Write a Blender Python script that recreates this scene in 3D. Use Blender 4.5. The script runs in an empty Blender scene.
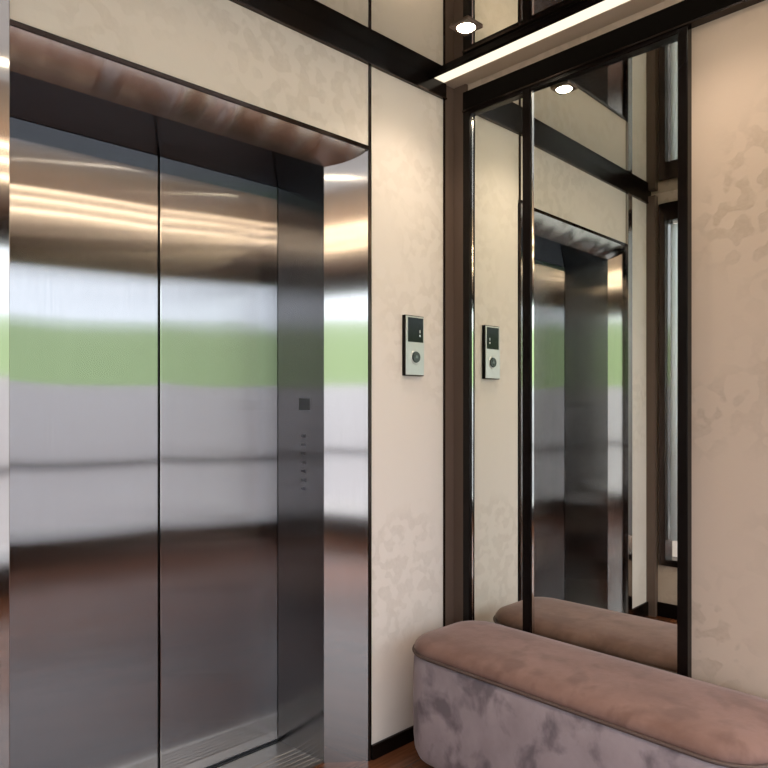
import bpy, bmesh, math, random
from mathutils import Vector, Matrix
random.seed(7)
S = bpy.context.scene
C = S.collection

# ------------------------------------------------------------------ camera
CAM = Vector((-2.277, -1.930, 1.350))
cam = bpy.data.cameras.new('camera')
cam.sensor_width = 36.0
cam.lens = 36.0 * 692.0 / 768.0
cam.shift_y = 21.0 / 768.0
cam.clip_start = 0.05
cam.clip_end = 400
cam_o = bpy.data.objects.new('camera', cam); C.objects.link(cam_o)
cam_o.location = CAM
fwd = Vector((0.695, 0.719, 0.0)).normalized()
cam_o.rotation_euler = fwd.to_track_quat('-Z', 'Y').to_euler()
S.camera = cam_o

# ------------------------------------------------------------------ light of the place
w = bpy.data.worlds.new('sky'); S.world = w; w.use_nodes = True
nt = w.node_tree; nt.nodes.clear()
out = nt.nodes.new('ShaderNodeOutputWorld'); bg = nt.nodes.new('ShaderNodeBackground')
bg.inputs['Color'].default_value = (0.80, 0.90, 1.0, 1); bg.inputs['Strength'].default_value = 2.1
nt.links.new(bg.outputs[0], out.inputs[0])
sd = bpy.data.lights.new('sun', 'SUN'); sd.energy = 3.0; sd.angle = math.radians(12); sd.color = (1, .96, .9)
so = bpy.data.objects.new('sun', sd); C.objects.link(so)
so.rotation_euler = Vector((0.25, -0.50, -0.87)).to_track_quat('-Z', 'Y').to_euler(); so.location = (0, 0, 12)
vs = S.view_settings
vs.view_transform = 'Standard'; vs.look = 'None'; vs.gamma = 1.0; vs.use_curve_mapping = False
vs.exposure = 0.90
SPOT_W = 10.5
LED_E = 0.72

# ------------------------------------------------------------------ materials
def new_mat(name):
    m = bpy.data.materials.new(name); m.use_nodes = True
    t = m.node_tree; b = t.nodes['Principled BSDF']
    return m, t, b
def simple(name, col, rough=.5, metal=0., spec=.5, bump=0., bscale=60):
    m, t, b = new_mat(name)
    b.inputs['Base Color'].default_value = (*col, 1); b.inputs['Roughness'].default_value = rough
    b.inputs['Metallic'].default_value = metal; b.inputs['Specular IOR Level'].default_value = spec
    n = t.nodes.new('ShaderNodeTexNoise'); n.inputs['Scale'].default_value = bscale
    tc = t.nodes.new('ShaderNodeTexCoord'); t.links.new(tc.outputs['Object'], n.inputs['Vector'])
    bp = t.nodes.new('ShaderNodeBump'); bp.inputs['Strength'].default_value = bump; bp.inputs['Distance'].default_value = .004
    if bump > 0:
        t.links.new(n.outputs['Fac'], bp.inputs['Height']); t.links.new(bp.outputs[0], b.inputs['Normal'])
    return m
def ramp(t, a, ca, bpos, cb):
    r = t.nodes.new('ShaderNodeValToRGB')
    r.color_ramp.elements[0].position = a; r.color_ramp.elements[0].color = (*ca, 1)
    r.color_ramp.elements[1].position = bpos; r.color_ramp.elements[1].color = (*cb, 1)
    return r
def emis(name, col, s):
    m = bpy.data.materials.new(name); m.use_nodes = True; t = m.node_tree; t.nodes.clear()
    o = t.nodes.new('ShaderNodeOutputMaterial'); e = t.nodes.new('ShaderNodeEmission')
    e.inputs['Color'].default_value = (*col, 1); e.inputs['Strength'].default_value = s
    t.links.new(e.outputs[0], o.inputs[0]); return m

def wallpaper(name, base, worn, seed):
    m, t, b = new_mat(name)
    tc = t.nodes.new('ShaderNodeTexCoord')
    mp = t.nodes.new('ShaderNodeMapping'); mp.inputs['Location'].default_value = (seed, seed*1.7, seed*.6)
    t.links.new(tc.outputs['Object'], mp.inputs['Vector'])
    n1 = t.nodes.new('ShaderNodeTexNoise'); n1.inputs['Scale'].default_value = 19; n1.inputs['Detail'].default_value = 1.5; n1.inputs['Roughness'].default_value = .4
    n1.inputs['Distortion'].default_value = .15
    n2 = t.nodes.new('ShaderNodeTexNoise'); n2.inputs['Scale'].default_value = 2.0; n2.inputs['Detail'].default_value = 2
    n3 = t.nodes.new('ShaderNodeTexNoise'); n3.inputs['Scale'].default_value = 55; n3.inputs['Detail'].default_value = 4
    for n in (n1, n2, n3): t.links.new(mp.outputs[0], n.inputs['Vector'])
    r1 = ramp(t, .47, (0, 0, 0), .53, (1, 1, 1)); t.links.new(n1.outputs['Fac'], r1.inputs[0])
    r2 = ramp(t, .44, (0, 0, 0), .60, (1, 1, 1)); t.links.new(n2.outputs['Fac'], r2.inputs[0])
    mu = t.nodes.new('ShaderNodeMath'); mu.operation = 'MULTIPLY'
    t.links.new(r1.outputs[0], mu.inputs[0]); t.links.new(r2.outputs[0], mu.inputs[1])
    m2 = t.nodes.new('ShaderNodeMath'); m2.operation = 'MULTIPLY'
    r3 = ramp(t, .35, (.55,)*3, .65, (1, 1, 1)); t.links.new(n3.outputs['Fac'], r3.inputs[0])
    t.links.new(mu.outputs[0], m2.inputs[0]); t.links.new(r3.outputs[0], m2.inputs[1])
    mx = t.nodes.new('ShaderNodeMix'); mx.data_type = 'RGBA'
    mx.inputs['A'].default_value = (*base, 1); mx.inputs['B'].default_value = (*worn, 1)
    t.links.new(m2.outputs[0], mx.inputs['Factor'])
    t.links.new(mx.outputs['Result'], b.inputs['Base Color'])
    rr = t.nodes.new('ShaderNodeMapRange'); rr.inputs['To Min'].default_value = .62; rr.inputs['To Max'].default_value = .40
    t.links.new(m2.outputs[0], rr.inputs['Value']); t.links.new(rr.outputs[0], b.inputs['Roughness'])
    bp = t.nodes.new('ShaderNodeBump'); bp.inputs['Strength'].default_value = .2; bp.inputs['Distance'].default_value = .002
    ad = t.nodes.new('ShaderNodeMath'); ad.operation = 'ADD'
    t.links.new(m2.outputs[0], ad.inputs[0]); t.links.new(n3.outputs['Fac'], ad.inputs[1])
    t.links.new(ad.outputs[0], bp.inputs['Height']); t.links.new(bp.outputs[0], b.inputs['Normal'])
    return m

def brushed(name, col, rough, aniso, wave=0., grain=.1, along='Z'):
    """steel with a fine vertical grain: it smears what it reflects sideways"""
    m = bpy.data.materials.new(name); m.use_nodes = True; t = m.node_tree; t.nodes.clear()
    o = t.nodes.new('ShaderNodeOutputMaterial'); g = t.nodes.new('ShaderNodeBsdfAnisotropic')
    g.distribution = 'GGX'
    g.inputs['Roughness'].default_value = rough; g.inputs['Anisotropy'].default_value = aniso
    cx = t.nodes.new('ShaderNodeCombineXYZ'); cx.inputs['XYZ'.index(along)].default_value = 1.0
    t.links.new(cx.outputs[0], g.inputs['Tangent'])
    tc = t.nodes.new('ShaderNodeTexCoord'); mp = t.nodes.new('ShaderNodeMapping')
    mp.inputs['Scale'].default_value = (90, 90, 1.2) if along == 'Z' else (1.2, 90, 90); t.links.new(tc.outputs['Object'], mp.inputs['Vector'])
    n = t.nodes.new('ShaderNodeTexNoise'); n.inputs['Scale'].default_value = 3; n.inputs['Detail'].default_value = 3
    t.links.new(mp.outputs[0], n.inputs['Vector'])
    r = ramp(t, .2, tuple(c*(1-grain) for c in col), .8, tuple(min(1, c*(1+grain)) for c in col))
    t.links.new(n.outputs['Fac'], r.inputs[0]); t.links.new(r.outputs[0], g.inputs['Color'])
    if wave > 0:
        mp2 = t.nodes.new('ShaderNodeMapping'); mp2.inputs['Scale'].default_value = (1.6, 1.6, .8) if along == 'Z' else (7.0, .6, .6)
        t.links.new(tc.outputs['Object'], mp2.inputs['Vector'])
        n2 = t.nodes.new('ShaderNodeTexNoise'); n2.inputs['Scale'].default_value = 1.1; n2.inputs['Detail'].default_value = 0
        t.links.new(mp2.outputs[0], n2.inputs['Vector'])
        bp = t.nodes.new('ShaderNodeBump'); bp.inputs['Strength'].default_value = 1.0; bp.inputs['Distance'].default_value = wave
        t.links.new(n2.outputs['Fac'], bp.inputs['Height']); t.links.new(bp.outputs[0], g.inputs['Normal'])
    t.links.new(g.outputs[0], o.inputs[0]); return m

def planks(name, c1, c2, rough, sx=.13, sy=1.1):
    m, t, b = new_mat(name)
    tc = t.nodes.new('ShaderNodeTexCoord')
    br = t.nodes.new('ShaderNodeTexBrick'); br.offset = .37
    br.inputs['Color1'].default_value = (*c1, 1); br.inputs['Color2'].default_value = (*c2, 1)
    br.inputs['Mortar'].default_value = (c1[0]*.25, c1[1]*.25, c1[2]*.25, 1)
    br.inputs['Scale'].default_value = 1; br.inputs['Mortar Size'].default_value = .0018
    br.inputs['Brick Width'].default_value = sy; br.inputs['Row Height'].default_value = sx
    t.links.new(tc.outputs['Object'], br.inputs['Vector'])
    mp = t.nodes.new('ShaderNodeMapping'); mp.inputs['Scale'].default_value = (1.5, 22, 1); t.links.new(tc.outputs['Object'], mp.inputs['Vector'])
    n = t.nodes.new('ShaderNodeTexNoise'); n.inputs['Scale'].default_value = 3; n.inputs['Detail'].default_value = 5
    t.links.new(mp.outputs[0], n.inputs['Vector'])
    mx = t.nodes.new('ShaderNodeMix'); mx.data_type = 'RGBA'; mx.blend_type = 'MULTIPLY'; mx.inputs['Factor'].default_value = .8
    r = ramp(t, .25, (.45,)*3, .75, (1.25,)*3); t.links.new(n.outputs['Fac'], r.inputs[0])
    t.links.new(br.outputs['Color'], mx.inputs['A']); t.links.new(r.outputs[0], mx.inputs['B'])
    t.links.new(mx.outputs['Result'], b.inputs['Base Color'])
    b.inputs['Roughness'].default_value = rough
    return m

def velvet(name, c1, c2, dark):
    m, t, b = new_mat(name)
    tc = t.nodes.new('ShaderNodeTexCoord')
    n1 = t.nodes.new('ShaderNodeTexNoise'); n1.inputs['Scale'].default_value = 5.5; n1.inputs['Detail'].default_value = 5; n1.inputs['Roughness'].default_value = .6
    n2 = t.nodes.new('ShaderNodeTexNoise'); n2.inputs['Scale'].default_value = 9; n2.inputs['Detail'].default_value = 4; n2.inputs['Distortion'].default_value = .3
    mp = t.nodes.new('ShaderNodeMapping'); mp.inputs['Location'].default_value = (3.1, 1.2, .4); mp.inputs['Scale'].default_value = (1, 1, .75)
    t.links.new(tc.outputs['Object'], mp.inputs['Vector'])
    t.links.new(mp.outputs[0], n1.inputs['Vector']); t.links.new(mp.outputs[0], n2.inputs['Vector'])
    r1 = ramp(t, .35, c1, .68, c2); t.links.new(n1.outputs['Fac'], r1.inputs[0])
    r2 = ramp(t, .50, (0, 0, 0), .64, (1, 1, 1)); t.links.new(n2.outputs['Fac'], r2.inputs[0])
    mx = t.nodes.new('ShaderNodeMix'); mx.data_type = 'RGBA'
    mm = t.nodes.new('ShaderNodeMath'); mm.operation = 'MULTIPLY'; mm.inputs[1].default_value = .75
    t.links.new(r2.outputs[0], mm.inputs[0]); t.links.new(mm.outputs[0], mx.inputs['Factor'])
    t.links.new(r1.outputs[0], mx.inputs['A']); mx.inputs['B'].default_value = (*dark, 1)
    t.links.new(mx.outputs['Result'], b.inputs['Base Color'])
    b.inputs['Roughness'].default_value = .85; b.inputs['Specular IOR Level'].default_value = .15
    b.inputs['Sheen Weight'].default_value = .35; b.inputs['Sheen Roughness'].default_value = .4
    b.inputs['Sheen Tint'].default_value = (.95, .85, .85, 1)
    n3 = t.nodes.new('ShaderNodeTexNoise'); n3.inputs['Scale'].default_value = 350; t.links.new(tc.outputs['Object'], n3.inputs['Vector'])
    ad = t.nodes.new('ShaderNodeMath'); ad.operation = 'MULTIPLY_ADD'; ad.inputs[1].default_value = .08
    t.links.new(n3.outputs['Fac'], ad.inputs[0]); t.links.new(n1.outputs['Fac'], ad.inputs[2])
    bp = t.nodes.new('ShaderNodeBump'); bp.inputs['Strength'].default_value = .35; bp.inputs['Distance'].default_value = .012
    t.links.new(ad.outputs[0], bp.inputs['Height']); t.links.new(bp.outputs[0], b.inputs['Normal'])
    return m

M = {}
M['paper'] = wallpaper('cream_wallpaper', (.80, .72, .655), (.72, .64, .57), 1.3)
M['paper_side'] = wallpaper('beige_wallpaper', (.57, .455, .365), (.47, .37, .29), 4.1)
M['plaster'] = simple('warm_plaster', (.55, .45, .34), .6)
M['pilaster'] = simple('brown_lacquer', (.125, .085, .066), .38)
M['dark'] = simple('dark_lacquer', (.006, .004, .0035), .2, spec=.15)
M['header'] = simple('black_head_rail', (.005, .004, .0035), .7, spec=.02)
M['bronze'] = simple('dark_bronze', (.055, .04, .035), .15, metal=.85)
M['chrome'] = simple('chrome_bead', (.75, .72, .68), .08, metal=1)
M['steel_door'] = brushed('brushed_door_steel', (.36, .35, .355), .15, .91, wave=.009, grain=.05)
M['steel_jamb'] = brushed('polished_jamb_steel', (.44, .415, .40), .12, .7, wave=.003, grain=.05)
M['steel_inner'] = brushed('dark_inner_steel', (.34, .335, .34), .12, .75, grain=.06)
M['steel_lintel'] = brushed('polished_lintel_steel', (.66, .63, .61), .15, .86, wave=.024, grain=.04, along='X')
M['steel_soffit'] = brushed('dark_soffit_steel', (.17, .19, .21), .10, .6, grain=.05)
M['steel_sill'] = simple('sill_aluminium', (.55, .50, .45), .3, metal=1)
M['shaft'] = simple('shaft_black', (.01, .01, .01), .9)
M['mirror'] = simple('mirror_glass', (.82, .84, .78), 0.0, metal=1)
M['mirror_ceiling'] = simple('tinted_ceiling_mirror', (.64, .61, .56), 0.01, metal=1)
M['ceiling_back'] = simple('bronze_ceiling', (.26, .14, .08), .4, spec=.5)
M['floor'] = planks('dark_wood_planks', (.125, .046, .022), (.20, .078, .038), .16)
M['velvet_body'] = velvet('velvet_cool_lit', (.45, .37, .385), (.34, .275, .285), (.13, .105, .12))  # same cloth as the top; the cool cast of daylight is in the colour
M['velvet_top'] = velvet('velvet_warm_lit', (.24, .145, .122), (.165, .092, .072), (.15, .086, .069))  # same cloth as the sides, coloured as the warm downlight would tint it
M['piping'] = simple('piping_cord', (.10, .065, .055), .7)
M['plinth'] = simple('plinth_black', (.012, .010, .009), .5)
M['led'] = emis('warm_led', (1.0, .86, .66), LED_E)
M['tube'] = emis('warm_tube', (1.0, .76, .50), 9.0)
M['lamp'] = emis('warm_lamp', (1.0, .86, .66), 30.0)
M['grass'] = simple('meadow_green', (.22, .30, .14), .9, bump=.3, bscale=3)
M['concrete'] = simple('terrace_concrete', (.52, .52, .53), .8, bump=.1)
M['fence'] = simple('grey_render', (.66, .66, .70), .7)
M['rail'] = simple('rail_grey', (.05, .05, .055), .4)
M['screen'] = simple('screen_glass', (.004, .0045, .005), .12, spec=.15)
M['plate'] = simple('satin_plate', (.62, .60, .58), .42, metal=1)
M['button'] = simple('button_dark', (.06, .065, .07), .25, metal=.6)
M['mark'] = simple('button_mark', (.75, .78, .8), .4)
M['curtain'] = simple('sheer_curtain', (.85, .87, .88), .8)
b = M['curtain'].node_tree.nodes['Principled BSDF']; b.inputs['Transmission Weight'].default_value = .0
M['engrave'] = simple('engraved_steel', (.16, .16, .17), .3, metal=1)

# ------------------------------------------------------------------ helpers
def props(o, label=None, cat=None, group=None, kind=None):
    if label: o['label'] = label
    if cat: o['category'] = cat
    if group: o['group'] = group
    if kind: o['kind'] = kind
    return o
def empty(name, loc, label, cat, group=None):
    o = bpy.data.objects.new(name, None); C.objects.link(o); o.location = loc; o.empty_display_size = .1
    return props(o, label, cat, group)
def link(name, bm, mat, parent=None, smooth=False, bevel=0., seg=2):
    """bm holds world coordinates; a child is stored relative to its thing"""
    if parent is not None:
        off = Vector((0, 0, 0)); p = parent
        while p is not None: off += p.location; p = p.parent
        bmesh.ops.translate(bm, verts=bm.verts, vec=-off)
    bmesh.ops.remove_doubles(bm, verts=bm.verts, dist=1e-6)
    bmesh.ops.recalc_face_normals(bm, faces=bm.faces)
    me = bpy.data.meshes.new(name); bm.to_mesh(me); bm.free()
    o = bpy.data.objects.new(name, me); C.objects.link(o)
    me.materials.append(M[mat] if isinstance(mat, str) else mat)
    if parent is not None: o.parent = parent
    if smooth:
        for p in me.polygons: p.use_smooth = True
    if bevel > 0:
        md = o.modifiers.new('bevel', 'BEVEL'); md.width = bevel; md.segments = seg; md.limit_method = 'ANGLE'
        md.harden_normals = False
    return o
def B(): return bmesh.new()
def box(bm, x0, x1, y0, y1, z0, z1):
    vs_ = [bm.verts.new((x, y, z)) for z in (z0, z1) for (x, y) in ((x0, y0), (x1, y0), (x1, y1), (x0, y1))]
    a = vs_
    for f in ((3, 2, 1, 0), (4, 5, 6, 7), (0, 1, 5, 4), (1, 2, 6, 5), (2, 3, 7, 6), (3, 0, 4, 7)):
        bm.faces.new([a[i] for i in f])
    return bm
def bx(*a): return box(B(), *a)
def slab(bm, q, n, t):
    """a quad q given thickness t along n"""
    n = Vector(n).normalized() * t
    a = [bm.verts.new(Vector(p)) for p in q]; b_ = [bm.verts.new(Vector(p) + n) for p in q]
    bm.faces.new(a); bm.faces.new(b_[::-1])
    for i in range(4):
        j = (i+1) % 4; bm.faces.new((a[i], b_[i], b_[j], a[j]))
    return bm
def disc(bm, c, axis, r0, r1, h, n=32):
    """cone frustum from c along axis"""
    axis = Vector(axis).normalized(); u = axis.orthogonal().normalized(); v = axis.cross(u); c = Vector(c)
    a = [bm.verts.new(c + (u*math.cos(2*math.pi*i/n) + v*math.sin(2*math.pi*i/n))*r0) for i in range(n)]
    b_ = [bm.verts.new(c + axis*h + (u*math.cos(2*math.pi*i/n) + v*math.sin(2*math.pi*i/n))*r1) for i in range(n)]
    bm.faces.new(a[::-1]); bm.faces.new(b_)
    for i in range(n):
        j = (i+1) % n; bm.faces.new((a[i], a[j], b_[j], b_[i]))
    return bm
def struct(name, bm, mat, parent=None, **k):
    o = link(name, bm, mat, parent, **k)
    if parent is None: o['kind'] = 'structure'
    return o

ZC = 2.706                       # ceiling
WX = 0.015                       # face of the right wall; the mirrors stand at x = 0
LX = -2.10                       # face of the left return wall
OX0, OX1, OZ = -1.800, -0.496, 2.318      # lift opening in the wall plane
MX0, MX1, MY, MZ = -1.722, -0.6257, 0.104, 2.248
IX0, IX1, IY, IZ = -1.655, -0.655, 0.358, 2.223
BY = -3.60                       # glazed back wall
LEND, REND = -1.25, -1.52        # where the left and right walls end
XL, XR = -4.6, 3.6

# ------------------------------------------------------------------ setting
struct('floor', bx(XL-.2, XR+.2, BY-.15, .75, -.06, 0), 'floor')
bm = B()
box(bm, XL-.2, OX0-.02, 0, .12, 0, 3.0); box(bm, OX1+.02, .2, 0, .12, 0, 3.0)
box(bm, OX0-.02, OX1+.02, 0, .12, OZ+.012, 3.0)
struct('wall_front', bm, 'paper')
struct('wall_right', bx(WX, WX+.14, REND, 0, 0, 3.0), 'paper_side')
bm = B(); wy0, wy1, wz0, wz1 = -.86, -.095, .36, 2.60
box(bm, LX-.14, LX, wy1, 0, 0, 3.0); box(bm, LX-.14, LX, LEND, wy0, 0, 3.0)
box(bm, LX-.14, LX, wy0, wy1, 0, wz0); box(bm, LX-.14, LX, wy0, wy1, wz1, 3.0)
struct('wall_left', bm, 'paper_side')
# short returns where the lobby widens
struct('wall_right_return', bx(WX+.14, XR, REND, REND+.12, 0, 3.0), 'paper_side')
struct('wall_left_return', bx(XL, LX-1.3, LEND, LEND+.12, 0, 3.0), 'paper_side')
# lift shaft behind the doors
bm = B(); box(bm, OX0-.1, OX1+.1, .50, .56, 0, 3.0); box(bm, OX0-.16, OX0-.1, .12, .56, 0, 3.0); box(bm, OX1+.1, OX1+.16, .12, .56, 0, 3.0)
box(bm, OX0-.1, OX1+.1, .12, .5, 2.6, 2.7)
struct('wall_shaft', bm, 'shaft')
# ceilings
struct('ceiling', bx(LX, -.172, LEND-.05, -.0, ZC, ZC+.03), 'mirror_ceiling')
struct('ceiling_back', bx(XL-.2, XR+.2, BY-.1, LEND-.05, ZC, ZC+.12), 'ceiling_back')
struct('ceiling_roof', bx(LX-.2, .3, LEND-.05, .6, 2.95, 3.05), 'plinth')
struct('trim_1', bx(-.172, -.152, LEND-.05, 0, ZC-.012, ZC+.03), 'dark')
struct('trim_2', bx(-.070, WX, LEND-.05, 0, ZC, ZC+.03), 'plaster')
# cornice on the lift wall
struct('trim_3', bx(LX, -.055, -.012, 0, 2.646, ZC), 'dark', bevel=.002)
struct('trim_4', bx(LX, -.055, -.015, 0, 2.640, 2.646), 'bronze')
# dark head rail along the right wall
struct('trim_5', bx(-.020, WX, REND, -.070, 2.585, 2.662), 'header', bevel=.002)
struct('trim_6', bx(-.023, WX, REND, -.070, 2.578, 2.585), 'bronze')
# strips on the lift wall: beside the portal, by the corner, and the corner itself
bm = B(); box(bm, -.4955, -.4825, -.006, 0, 0, 2.640)
struct('trim_7', bm, 'bronze', bevel=.002)
struct('trim_8', bx(-.066, -.055, -.006, 0, 0, 2.64), 'bronze', bevel=.002)
struct('trim_9', bx(-.055, WX, -.004, 0, 0, ZC), 'pilaster')
struct('trim_10', bx(.001, WX, -.070, -.004, 0, ZC), 'pilaster')
# steel post that closes the portal on its left
struct('trim_11', bx(-1.80, -1.742, -.018, 0, 0, 2.640), 'steel_jamb', bevel=.0015)
struct('baseboard_front', bx(-.4825, .0, -.014, 0, 0, .056), 'dark', bevel=.003)
struct('baseboard_right', bx(WX-.014, WX, REND, -1.01, 0, .056), 'dark', bevel=.003)
bm = B(); box(bm, LX, -1.80, -.014, 0, 0, .09); box(bm, LX, LX+.014, LEND, -.014, 0, .09)
struct('baseboard_left', bm, 'dark', bevel=.003)
struct('trim_12', bx(LX, LX+.05, -.055, -.0, 0, ZC-.02), 'pilaster')

# window in the left return wall
def frame_yz(bm, x0, x1, y0, y1, z0, z1, wd, head=None):
    head = head or wd
    box(bm, x0, x1, y0, y0+wd, z0, z1); box(bm, x0, x1, y1-wd, y1, z0, z1)
    box(bm, x0, x1, y0+wd, y1-wd, z0, z0+wd); box(bm, x0, x1, y0+wd, y1-wd, z1-head, z1)
win = empty('window_1', (LX, (wy0+wy1)/2, wz0), 'narrow dark framed window in left wall, seen in the mirror', 'window'); win['kind'] = 'structure'
bm = B(); frame_yz(bm, LX-.10, LX+.02, wy0-.03, wy1+.03, wz0-.03, wz1+.03, .042, .11)
link('window_frame', bm, 'bronze', win, bevel=.003)
# glazed back and ends
def glazing(n, horizontal, pos, a0, a1, count, label):
    o = empty('window_%d' % n, ((a0+a1)/2, pos, 0) if horizontal else (pos, (a0+a1)/2, 0), label, 'window'); o['kind'] = 'structure'
    bm = B()
    def bar(u0, u1, z0, z1, d=.05):
        if horizontal: box(bm, u0, u1, pos-d, pos+d, z0, z1)
        else: box(bm, pos-d, pos+d, u0, u1, z0, z1)
    bar(a0, a1, 0, .20); bar(a0, a1, 2.50, ZC)
    for i in range(count+1):
        u = a0+(a1-a0)*i/count; bar(u-.025, u+.025, .20, 2.50, .04)
    link('window_frame', bm, 'bronze', o)
    return o
glazing(2, True, BY, XL, XR, 4, 'full height glazing behind the viewer')
glazing(3, False, XL, BY, LEND, 2, 'full height glazing at the left end')
glazing(4, False, XR, BY, REND, 2, 'full height glazing at the right end')

# outside: terrace, rendered parapet, meadow and hills
struct('ground', bx(-90, 90, -90, 40, -.5, -.12), 'grass')
bm = B(); box(bm, -6.6, 5.6, -5.6, BY-.15, -.12, -.02); box(bm, -6.6, XL-.2, BY-.15, .75, -.12, -.02); box(bm, XR+.2, 5.6, BY-.15, .75, -.12, -.02)
struct('terrace', bm, 'concrete')
bm = B()
for (x0, x1, y0, y1) in ((-6.7, 5.7, -5.7, -5.6), (-6.7, -6.6, -5.6, 2), (5.6, 5.7, -5.6, 2)):
    box(bm, x0, x1, y0, y1, -.12, 1.64)
pw = struct('terrace_parapet', bm, 'fence')
bm = B(); box(bm, -6.6, 5.6, -5.6, -5.56, .712, .735); box(bm, -6.6, -6.56, -5.6, 2, .712, .735); box(bm, 5.56, 5.6, -5.6, 2, .712, .735)
link('rail', bm, 'rail', pw)
bm = B(); R0, R1 = 34, 75
N = 72; rings = []
for i in range(N+1):
    a = math.radians(150) + math.radians(240)*i/N
    h = 9.3 + .5*math.sin(i*.31) + .35*math.sin(i*.77+1)
    ca, sa = math.cos(a), math.sin(a)
    rings.append([bm.verts.new((-1+ca*r, -2+sa*r, z)) for r, z in ((R0, -.3), (44, h*.30), (56, h*.72), (66, h), (R1, h*.9), (R1+10, -.3))])
for i in range(N):
    for j in range(5): bm.faces.new((rings[i][j], rings[i+1][j], rings[i+1][j+1], rings[i][j+1]))
struct('hills', bm, 'grass', smooth=True)

# ------------------------------------------------------------------ lift portal
portal = empty('lift_portal', (-1.148, 0, 0), 'splayed polished steel surround of the lift doorway', 'door surround')
A0, A1 = (OX0, 0), (OX1, 0); B0, B1 = (MX0, MY), (MX1, MY); I0, I1 = (IX0, IY), (IX1, IY)
def v(p, z): return (p[0], p[1], z)
link('jamb', slab(B(), [v(A1, 0), v(B1, 0), v(B1, MZ), v(A1, OZ)], (1, .4, 0), .012), 'steel_jamb', portal)
link('jamb', slab(B(), [v(A0, 0), v(A0, OZ), v(B0, MZ), v(B0, 0)], (-1, .4, 0), .012), 'steel_jamb', portal)
bm = B(); prof = []
for i in range(17):
    a_ = math.pi/2*i/16; u_ = i/16; bl = .45
    yy = MY*(bl*(1-math.cos(a_))+(1-bl)*u_); zz = OZ-(OZ-MZ)*(bl*math.sin(a_)+(1-bl)*u_)
    prof.append((yy, zz))
nx = 24; lo_, up_ = [], []
for yy, zz in prof:
    xa, xb = OX0+(MX0-OX0)*yy/MY, OX1+(MX1-OX1)*yy/MY
    lo_.append([bm.verts.new((xa+(xb-xa)*k/nx, yy, zz)) for k in range(nx+1)])
    up_.append([bm.verts.new((xa+(xb-xa)*k/nx, yy+.006, zz+.012)) for k in range(nx+1)])
for i in range(16):
    for k in range(nx):
        bm.faces.new((lo_[i][k], lo_[i][k+1], lo_[i+1][k+1], lo_[i+1][k])); bm.faces.new((up_[i][k], up_[i+1][k], up_[i+1][k+1], up_[i][k+1]))
link('lintel', bm, 'steel_lintel', portal, smooth=True)
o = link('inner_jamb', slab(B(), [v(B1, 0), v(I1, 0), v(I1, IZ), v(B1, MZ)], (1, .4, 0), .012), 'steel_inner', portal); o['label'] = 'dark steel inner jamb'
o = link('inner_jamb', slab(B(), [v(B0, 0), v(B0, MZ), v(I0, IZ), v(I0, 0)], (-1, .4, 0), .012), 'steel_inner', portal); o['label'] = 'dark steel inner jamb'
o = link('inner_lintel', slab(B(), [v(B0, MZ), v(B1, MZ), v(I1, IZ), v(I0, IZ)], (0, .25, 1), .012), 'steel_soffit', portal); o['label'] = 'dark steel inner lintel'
# bright edge beads
bm = B(); box(bm, OX0, OX1+.001, -.007, 0, OZ-.001, OZ+.013)
link('edge_bead', bm, 'bronze', portal)
# faint engraved column on the right inner jamb
d = Vector((IX1-MX1, IY-MY, 0)).normalized(); nrm = Vector((-d.y, d.x, 0))
def on_jamb(bm, u0, u1, z0, z1, t=.0012):
    p = Vector((MX1, MY, 0))
    q = [p+d*u0+Vector((0, 0, z0)), p+d*u1+Vector((0, 0, z0)), p+d*u1+Vector((0, 0, z1)), p+d*u0+Vector((0, 0, z1))]
    slab(bm, q, nrm, t)
bm = B(); on_jamb(bm, .075, .135, 1.33, 1.375, .0012)
cop = link('control_strip', bm, 'engrave', portal); cop['label'] = 'faint engraved display and button column'
for i in range(7):
    bm = B(); z = 1.02+.034*i
    on_jamb(bm, .098, .104 if i % 2 else .110, z, z+.012, .0012); on_jamb(bm, .114, .122, z+.002, z+.010, .0012)
    link('button', bm, 'engrave', cop)

# two sliding doors
zc_ = IZ-.002
GX = -1.157
do = empty('lift_door', (-1.40, IY, 0), 'left brushed steel sliding lift door leaf, the wider of the two', 'lift door')
link('panel', bx(IX0+.002, GX-.003, IY+.003, IY+.028, .008, zc_), 'steel_door', do)
link('edge_strip', bx(GX-.0065, GX-.003, IY+.001, IY+.003, .008, zc_), 'dark', do)
do = empty('lift_door', (-.90, IY, 0), 'right brushed steel sliding lift door leaf, next to the dark inner jamb', 'lift door')
link('panel', bx(GX+.003, IX1-.002, IY+.003, IY+.028, .008, zc_), 'steel_door', do)
link('edge_strip', bx(GX+.003, GX+.0045, IY+.001, IY+.003, .008, zc_), 'chrome', do)
# threshold
si = empty('door_sill', (-1.15, .26, 0), 'ribbed metal threshold plate at the foot of the lift doors', 'threshold')
bm = B(); box(bm, MX0-.02, MX1+.02, MY, IY+.03, 0, .005)
link('plate', bm, 'steel_sill', si)
bm = B()
for i in range(6): box(bm, MX0-.01, MX1+.01, MY+.02+i*.026, MY+.032+i*.026, .005, .007)
link('rib', bm, 'plate', si)
link('track', bx(IX0, IX1, IY-.012, IY+.001, .005, .0065), 'dark', si)

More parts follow.
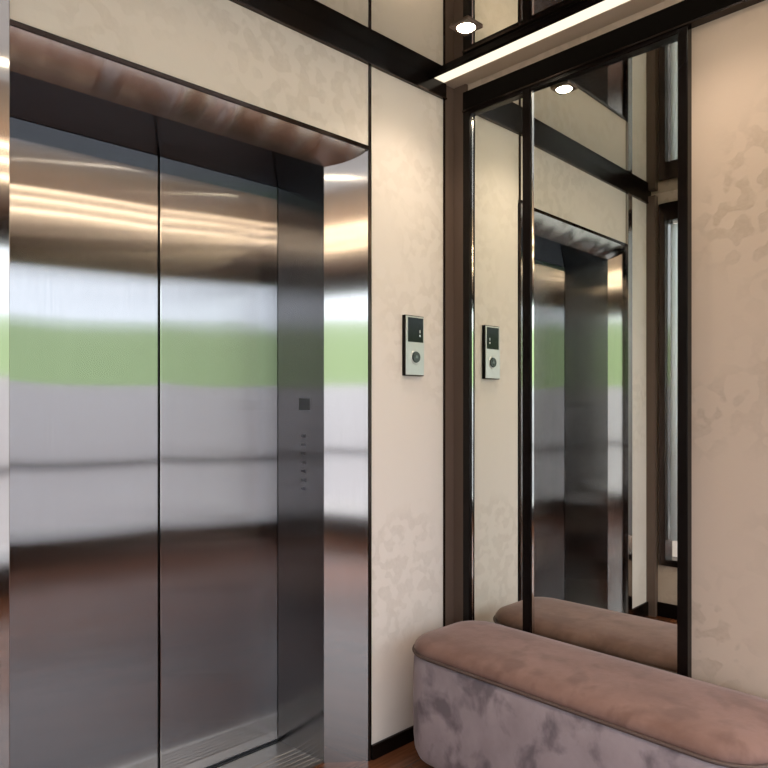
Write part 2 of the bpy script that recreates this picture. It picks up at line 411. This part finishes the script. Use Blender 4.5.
# ------------------------------------------------------------------ call panel
cx0, cx1, cz0, cz1 = -.312, -.2005, 1.467, 1.709
cp = empty('call_panel', (-.256, 0, cz0), 'silver lift call panel with black screen on the cream wall', 'call panel')
link('back_box', bx(cx0, cx1, -.016, 0, cz0, cz1), 'dark', cp, bevel=.002)
bm = B(); box(bm, cx0+.003, cx1-.003, -.020, -.016, cz0+.003, cz1-.003)
link('faceplate', bm, 'plate', cp, bevel=.0015)
link('screen', bx(cx0+.014, cx1-.010, -.0215, -.020, 1.602, 1.700), 'screen', cp, bevel=.001)
bm = B(); ccx = (cx0+cx1)/2+.003
link('button_ring', disc(B(), (ccx, -.020, 1.542), (0, -1, 0), .030, .028, .002), 'plate', cp)
bt = link('button', disc(B(), (ccx, -.022, 1.542), (0, -1, 0), .023, .021, .004), 'button', cp); bt['label'] = 'dark round button'
bm = B(); slab(bm, [(ccx-.008, -.026, 1.538), (ccx+.008, -.026, 1.538), (ccx+.001, -.026, 1.551), (ccx-.001, -.026, 1.551)], (0, -1, 0), .0006)
link('arrow', bm, 'engrave', bt)
bm = B(); box(bm, ccx+.020, ccx+.026, -.0221, -.0215, 1.625, 1.633); box(bm, ccx+.021, ccx+.025, -.0221, -.0215, 1.640, 1.652)
link('indicator', bm, 'mark', cp)

# ------------------------------------------------------------------ mirrors on the right wall
MZ0, MZ1 = .055, 2.578
y0, y1 = -.404, -.070
mr = empty('wall_mirror', (WX, (y0+y1)/2, MZ0), 'narrow full height mirror beside the brown corner pilaster', 'mirror')
bm = B(); box(bm, -.018, WX, -.1036, y1, MZ0, MZ1); box(bm, -.018, WX, -.3677, -.1036, MZ0, MZ0+.03); box(bm, -.018, WX, -.3677, -.1036, MZ1-.016, MZ1)
link('frame', bm, 'dark', mr, bevel=.002)
link('glass', bx(0, WX-.003, -.369, -.102, MZ0+.02, MZ1-.01), 'mirror', mr)
link('bead', bx(-.004, .0005, -.1075, -.1036, MZ0+.03, MZ1-.016), 'chrome', mr)
mw = empty('wall_mirror', (WX, -.69, MZ0), 'wide full height mirror above the bench beside the beige wall', 'mirror')
bm = B(); box(bm, -.018, WX, -.4043, -.3677, MZ0, MZ1); box(bm, -.018, WX, -1.0045, -.972, MZ0, MZ1)
box(bm, -.018, WX, -.972, -.4043, MZ0, MZ0+.03); box(bm, -.018, WX, -.972, -.4043, MZ1-.016, MZ1)
link('frame', bm, 'dark', mw, bevel=.002)
TILT = math.radians(1.3)
ym, tx = (-.4043-.972)/2, math.tan(TILT)*.2839
q = [(-tx+.001, -.4050, MZ0+.02), (tx+.001, -.9715, MZ0+.02), (tx+.001, -.9715, MZ1-.012), (-tx+.001, -.4050, MZ1-.012)]
link('glass', slab(B(), q, (1, 0, 0), .004), 'mirror', mw)
bm = B(); box(bm, -.012, .0, -.4085, -.4043, MZ0+.03, MZ1-.016)
link('bead', bm, 'chrome', mw)
link('bead', bx(-.010, .004, -.9718, -.9685, MZ0+.03, MZ1-.016), 'bronze', mw)

# ------------------------------------------------------------------ curtain in the left window
bm = B(); n = 60; rows = []
for i in range(n+1):
    u = wy0+.02+(wy1-wy0-.04)*i/n
    xx = LX-.055+.012*math.sin(i*.95)+.006*math.sin(i*.41)
    rows.append((bm.verts.new((xx, u, wz0+.12)), bm.verts.new((xx, u, wz1-.09))))
for i in range(n): bm.faces.new((rows[i][0], rows[i+1][0], rows[i+1][1], rows[i][1]))
cu = link('curtain', bm, 'curtain', smooth=True)
md = cu.modifiers.new('cloth', 'SOLIDIFY'); md.thickness = .002
props(cu, 'pale pleated curtain hanging in the left window, seen in the mirror', 'curtain')
t = M['curtain'].node_tree; bs = t.nodes['Principled BSDF']; tr = t.nodes.new('ShaderNodeBsdfTranslucent'); tr.inputs[0].default_value = (.95, .97, .98, 1)
ms = t.nodes.new('ShaderNodeMixShader'); ms.inputs[0].default_value = .6
t.links.new(bs.outputs[0], ms.inputs[1]); t.links.new(tr.outputs[0], ms.inputs[2]); t.links.new(ms.outputs[0], t.nodes['Material Output'].inputs[0])

# ------------------------------------------------------------------ bench
BX0, BX1, BY0, BY1 = -.466, -.026, -1.375, -.122
def outline(x0, x1, ya, yb, r, n=10):
    pts = []
    for (cx, cy, a0) in ((x1-r, yb-r, 0), (x0+r, yb-r, 90), (x0+r, ya+r, 180), (x1-r, ya+r, 270)):
        for i in range(n+1):
            a = math.radians(a0+90*i/n); pts.append((cx+r*math.cos(a), cy+r*math.sin(a)))
    return pts
def ring(bm, inset, z, r=.15):
    pts = outline(BX0+inset, BX1-inset, BY0+inset, BY1-inset, max(r-inset, .02))
    return [bm.verts.new((x, y, z)) for x, y in pts]
def loft(bm, prof, cap0=True, cap1=True):
    rs = [ring(bm, i, z) for i, z in prof]
    for a, b_ in zip(rs, rs[1:]):
        for i in range(len(a)):
            j = (i+1) % len(a); bm.faces.new((a[i], a[j], b_[j], b_[i]))
    if cap0: bm.faces.new(rs[0][::-1])
    if cap1: bm.faces.new(rs[-1])
    return bm
be = empty('bench', ((BX0+BX1)/2, (BY0+BY1)/2, 0), 'long rounded velvet bench against the mirrored wall', 'bench')
o = link('body', loft(B(), [(.075, .050), (.040, .054), (.018, .068), (.006, .095), (.002, .14), (0, .22), (0, .34), (.003, .426), (.010, .446)]), 'velvet_body', be, smooth=True); o['label'] = 'mauve brown velvet sides with a cool daylight tint painted in'
o = link('seat_cushion', loft(B(), [(.010, .4465), (.004, .455), (.006, .466), (.018, .480), (.04, .490), (.08, .497), (.13, .501), (.19, .502)]), 'velvet_top', be, smooth=True); o['label'] = 'mauve brown velvet top with a warm lamplight tint painted in'
bm = B(); pts = outline(BX0, BX1, BY0, BY1, .15, 14); rad = .0055; prev = None; k = 8; loops = []
for i, (x, y) in enumerate(pts):
    x2, y2 = pts[(i+1) % len(pts)]; x1, y1_ = pts[i-1]
    dd = Vector((x2-x1, y2-y1_, 0)).normalized(); nn = Vector((dd.y, -dd.x, 0))
    loops.append([bm.verts.new(Vector((x, y, .4475)) + nn*(rad*math.cos(2*math.pi*j/k)-.002) + Vector((0, 0, rad*math.sin(2*math.pi*j/k)))) for j in range(k)])
for i in range(len(loops)):
    a, b_ = loops[i], loops[(i+1) % len(loops)]
    for j in range(k): bm.faces.new((a[j], a[(j+1) % k], b_[(j+1) % k], b_[j]))
o = link('piping', bm, 'piping', be, smooth=True); o['label'] = 'dark brown piping along the seam'
bm = B(); pts = outline(BX0+.075, BX1-.04, BY0+.08, BY1-.075, .08)
lo = [bm.verts.new((x, y, 0)) for x, y in pts]; hi = [bm.verts.new((x, y, .052)) for x, y in pts]
bm.faces.new(lo[::-1]); bm.faces.new(hi)
for i in range(len(lo)):
    j = (i+1) % len(lo); bm.faces.new((lo[i], lo[j], hi[j], hi[i]))
link('plinth', bm, 'plinth', be)

# ------------------------------------------------------------------ lamps
def downlight(x, y, label, watts=SPOT_W):
    o = empty('recessed_downlight', (x, y, ZC), label, 'downlight')
    h = .042; bm = B()
    # square trim with a round aperture
    n = 32; inner = []; outer = []; lowi = []
    for i in range(n):
        a = 2*math.pi*i/n; c_, s_ = math.cos(a), math.sin(a); f = 1/max(abs(c_), abs(s_))
        outer.append(bm.verts.new((x+c_*f*h, y+s_*f*h, ZC-.006))); inner.append(bm.verts.new((x+c_*.034, y+s_*.034, ZC-.008)))
        lowi.append(bm.verts.new((x+c_*f*h, y+s_*f*h, ZC)))
    for i in range(n):
        j = (i+1) % n; bm.faces.new((outer[i], outer[j], inner[j], inner[i])); bm.faces.new((lowi[i], lowi[j], outer[j], outer[i]))
    link('trim', bm, 'pilaster', o)
    link('lamp', disc(B(), (x, y, ZC-.0065), (0, 0, -1), .033, .028, .004, 24), 'lamp', o)
    l = bpy.data.lights.new('spot', 'SPOT'); l.energy = watts; l.color = (1.0, .83, .66); l.spot_size = math.radians(125); l.spot_blend = .8; l.shadow_soft_size = .03
    lo_ = bpy.data.objects.new('spot', l); C.objects.link(lo_); lo_.parent = o; lo_.location = (0, 0, -.02)
    return o
downlight(-.345, -.354, 'square trimmed downlight in the mirrored ceiling near the corner')
downlight(-.345, -1.12, 'downlight in the mirrored ceiling over the bench', 9)
downlight(-1.50, -1.12, 'downlight in the mirrored ceiling before the lift')

for x_ in (-3.4, -2.0, -.6, .8):  # unseen row added as fill light for the lift wall
    downlight(x_, -2.65, 'added fill downlight, unseen behind the viewer, to brighten the lift wall', 22)['group'] = 'added fill downlights'
cl = empty('cove_light', (-.11, -.66, ZC), 'bright warm light strip along the ceiling edge above the mirrors', 'light strip')
link('diffuser', bx(-.152, -.070, LEND-.05, -.010, ZC+.002, ZC+.012), 'led', cl)
link('housing', bx(-.152, -.070, LEND-.05, -.010, ZC+.012, ZC+.03), 'plinth', cl)
def rod(x0, x1, y, z, r, n=12):
    bm = B(); e = [[bm.verts.new((x, y+r*math.cos(2*math.pi*i/n), z+r*math.sin(2*math.pi*i/n))) for i in range(n)] for x in (x0, x1)]
    for i in range(n):
        j = (i+1) % n; bm.faces.new((e[0][i], e[0][j], e[1][j], e[1][i]))
    bm.faces.new(e[0][::-1]); bm.faces.new(e[1]); return bm
for yy, lab in ((-1.80, 'thin hanging light tube nearest the lift'), (-2.03, 'thin hanging light tube in the middle of three'), (-2.32, 'thin hanging light tube nearest the back glazing')):
    o = empty('linear_light', (-.5, yy, ZC-.10), lab, 'light strip')
    link('diffuser', rod(XL+.4, XR-.4, yy, ZC-.10, .0085), 'tube', o, smooth=True)
    for x_ in (-4.0, -1.8, .8, 3.0):
        link('hanger', bx(x_-.003, x_+.003, yy-.003, yy+.003, ZC-.092, ZC), 'chrome', o)
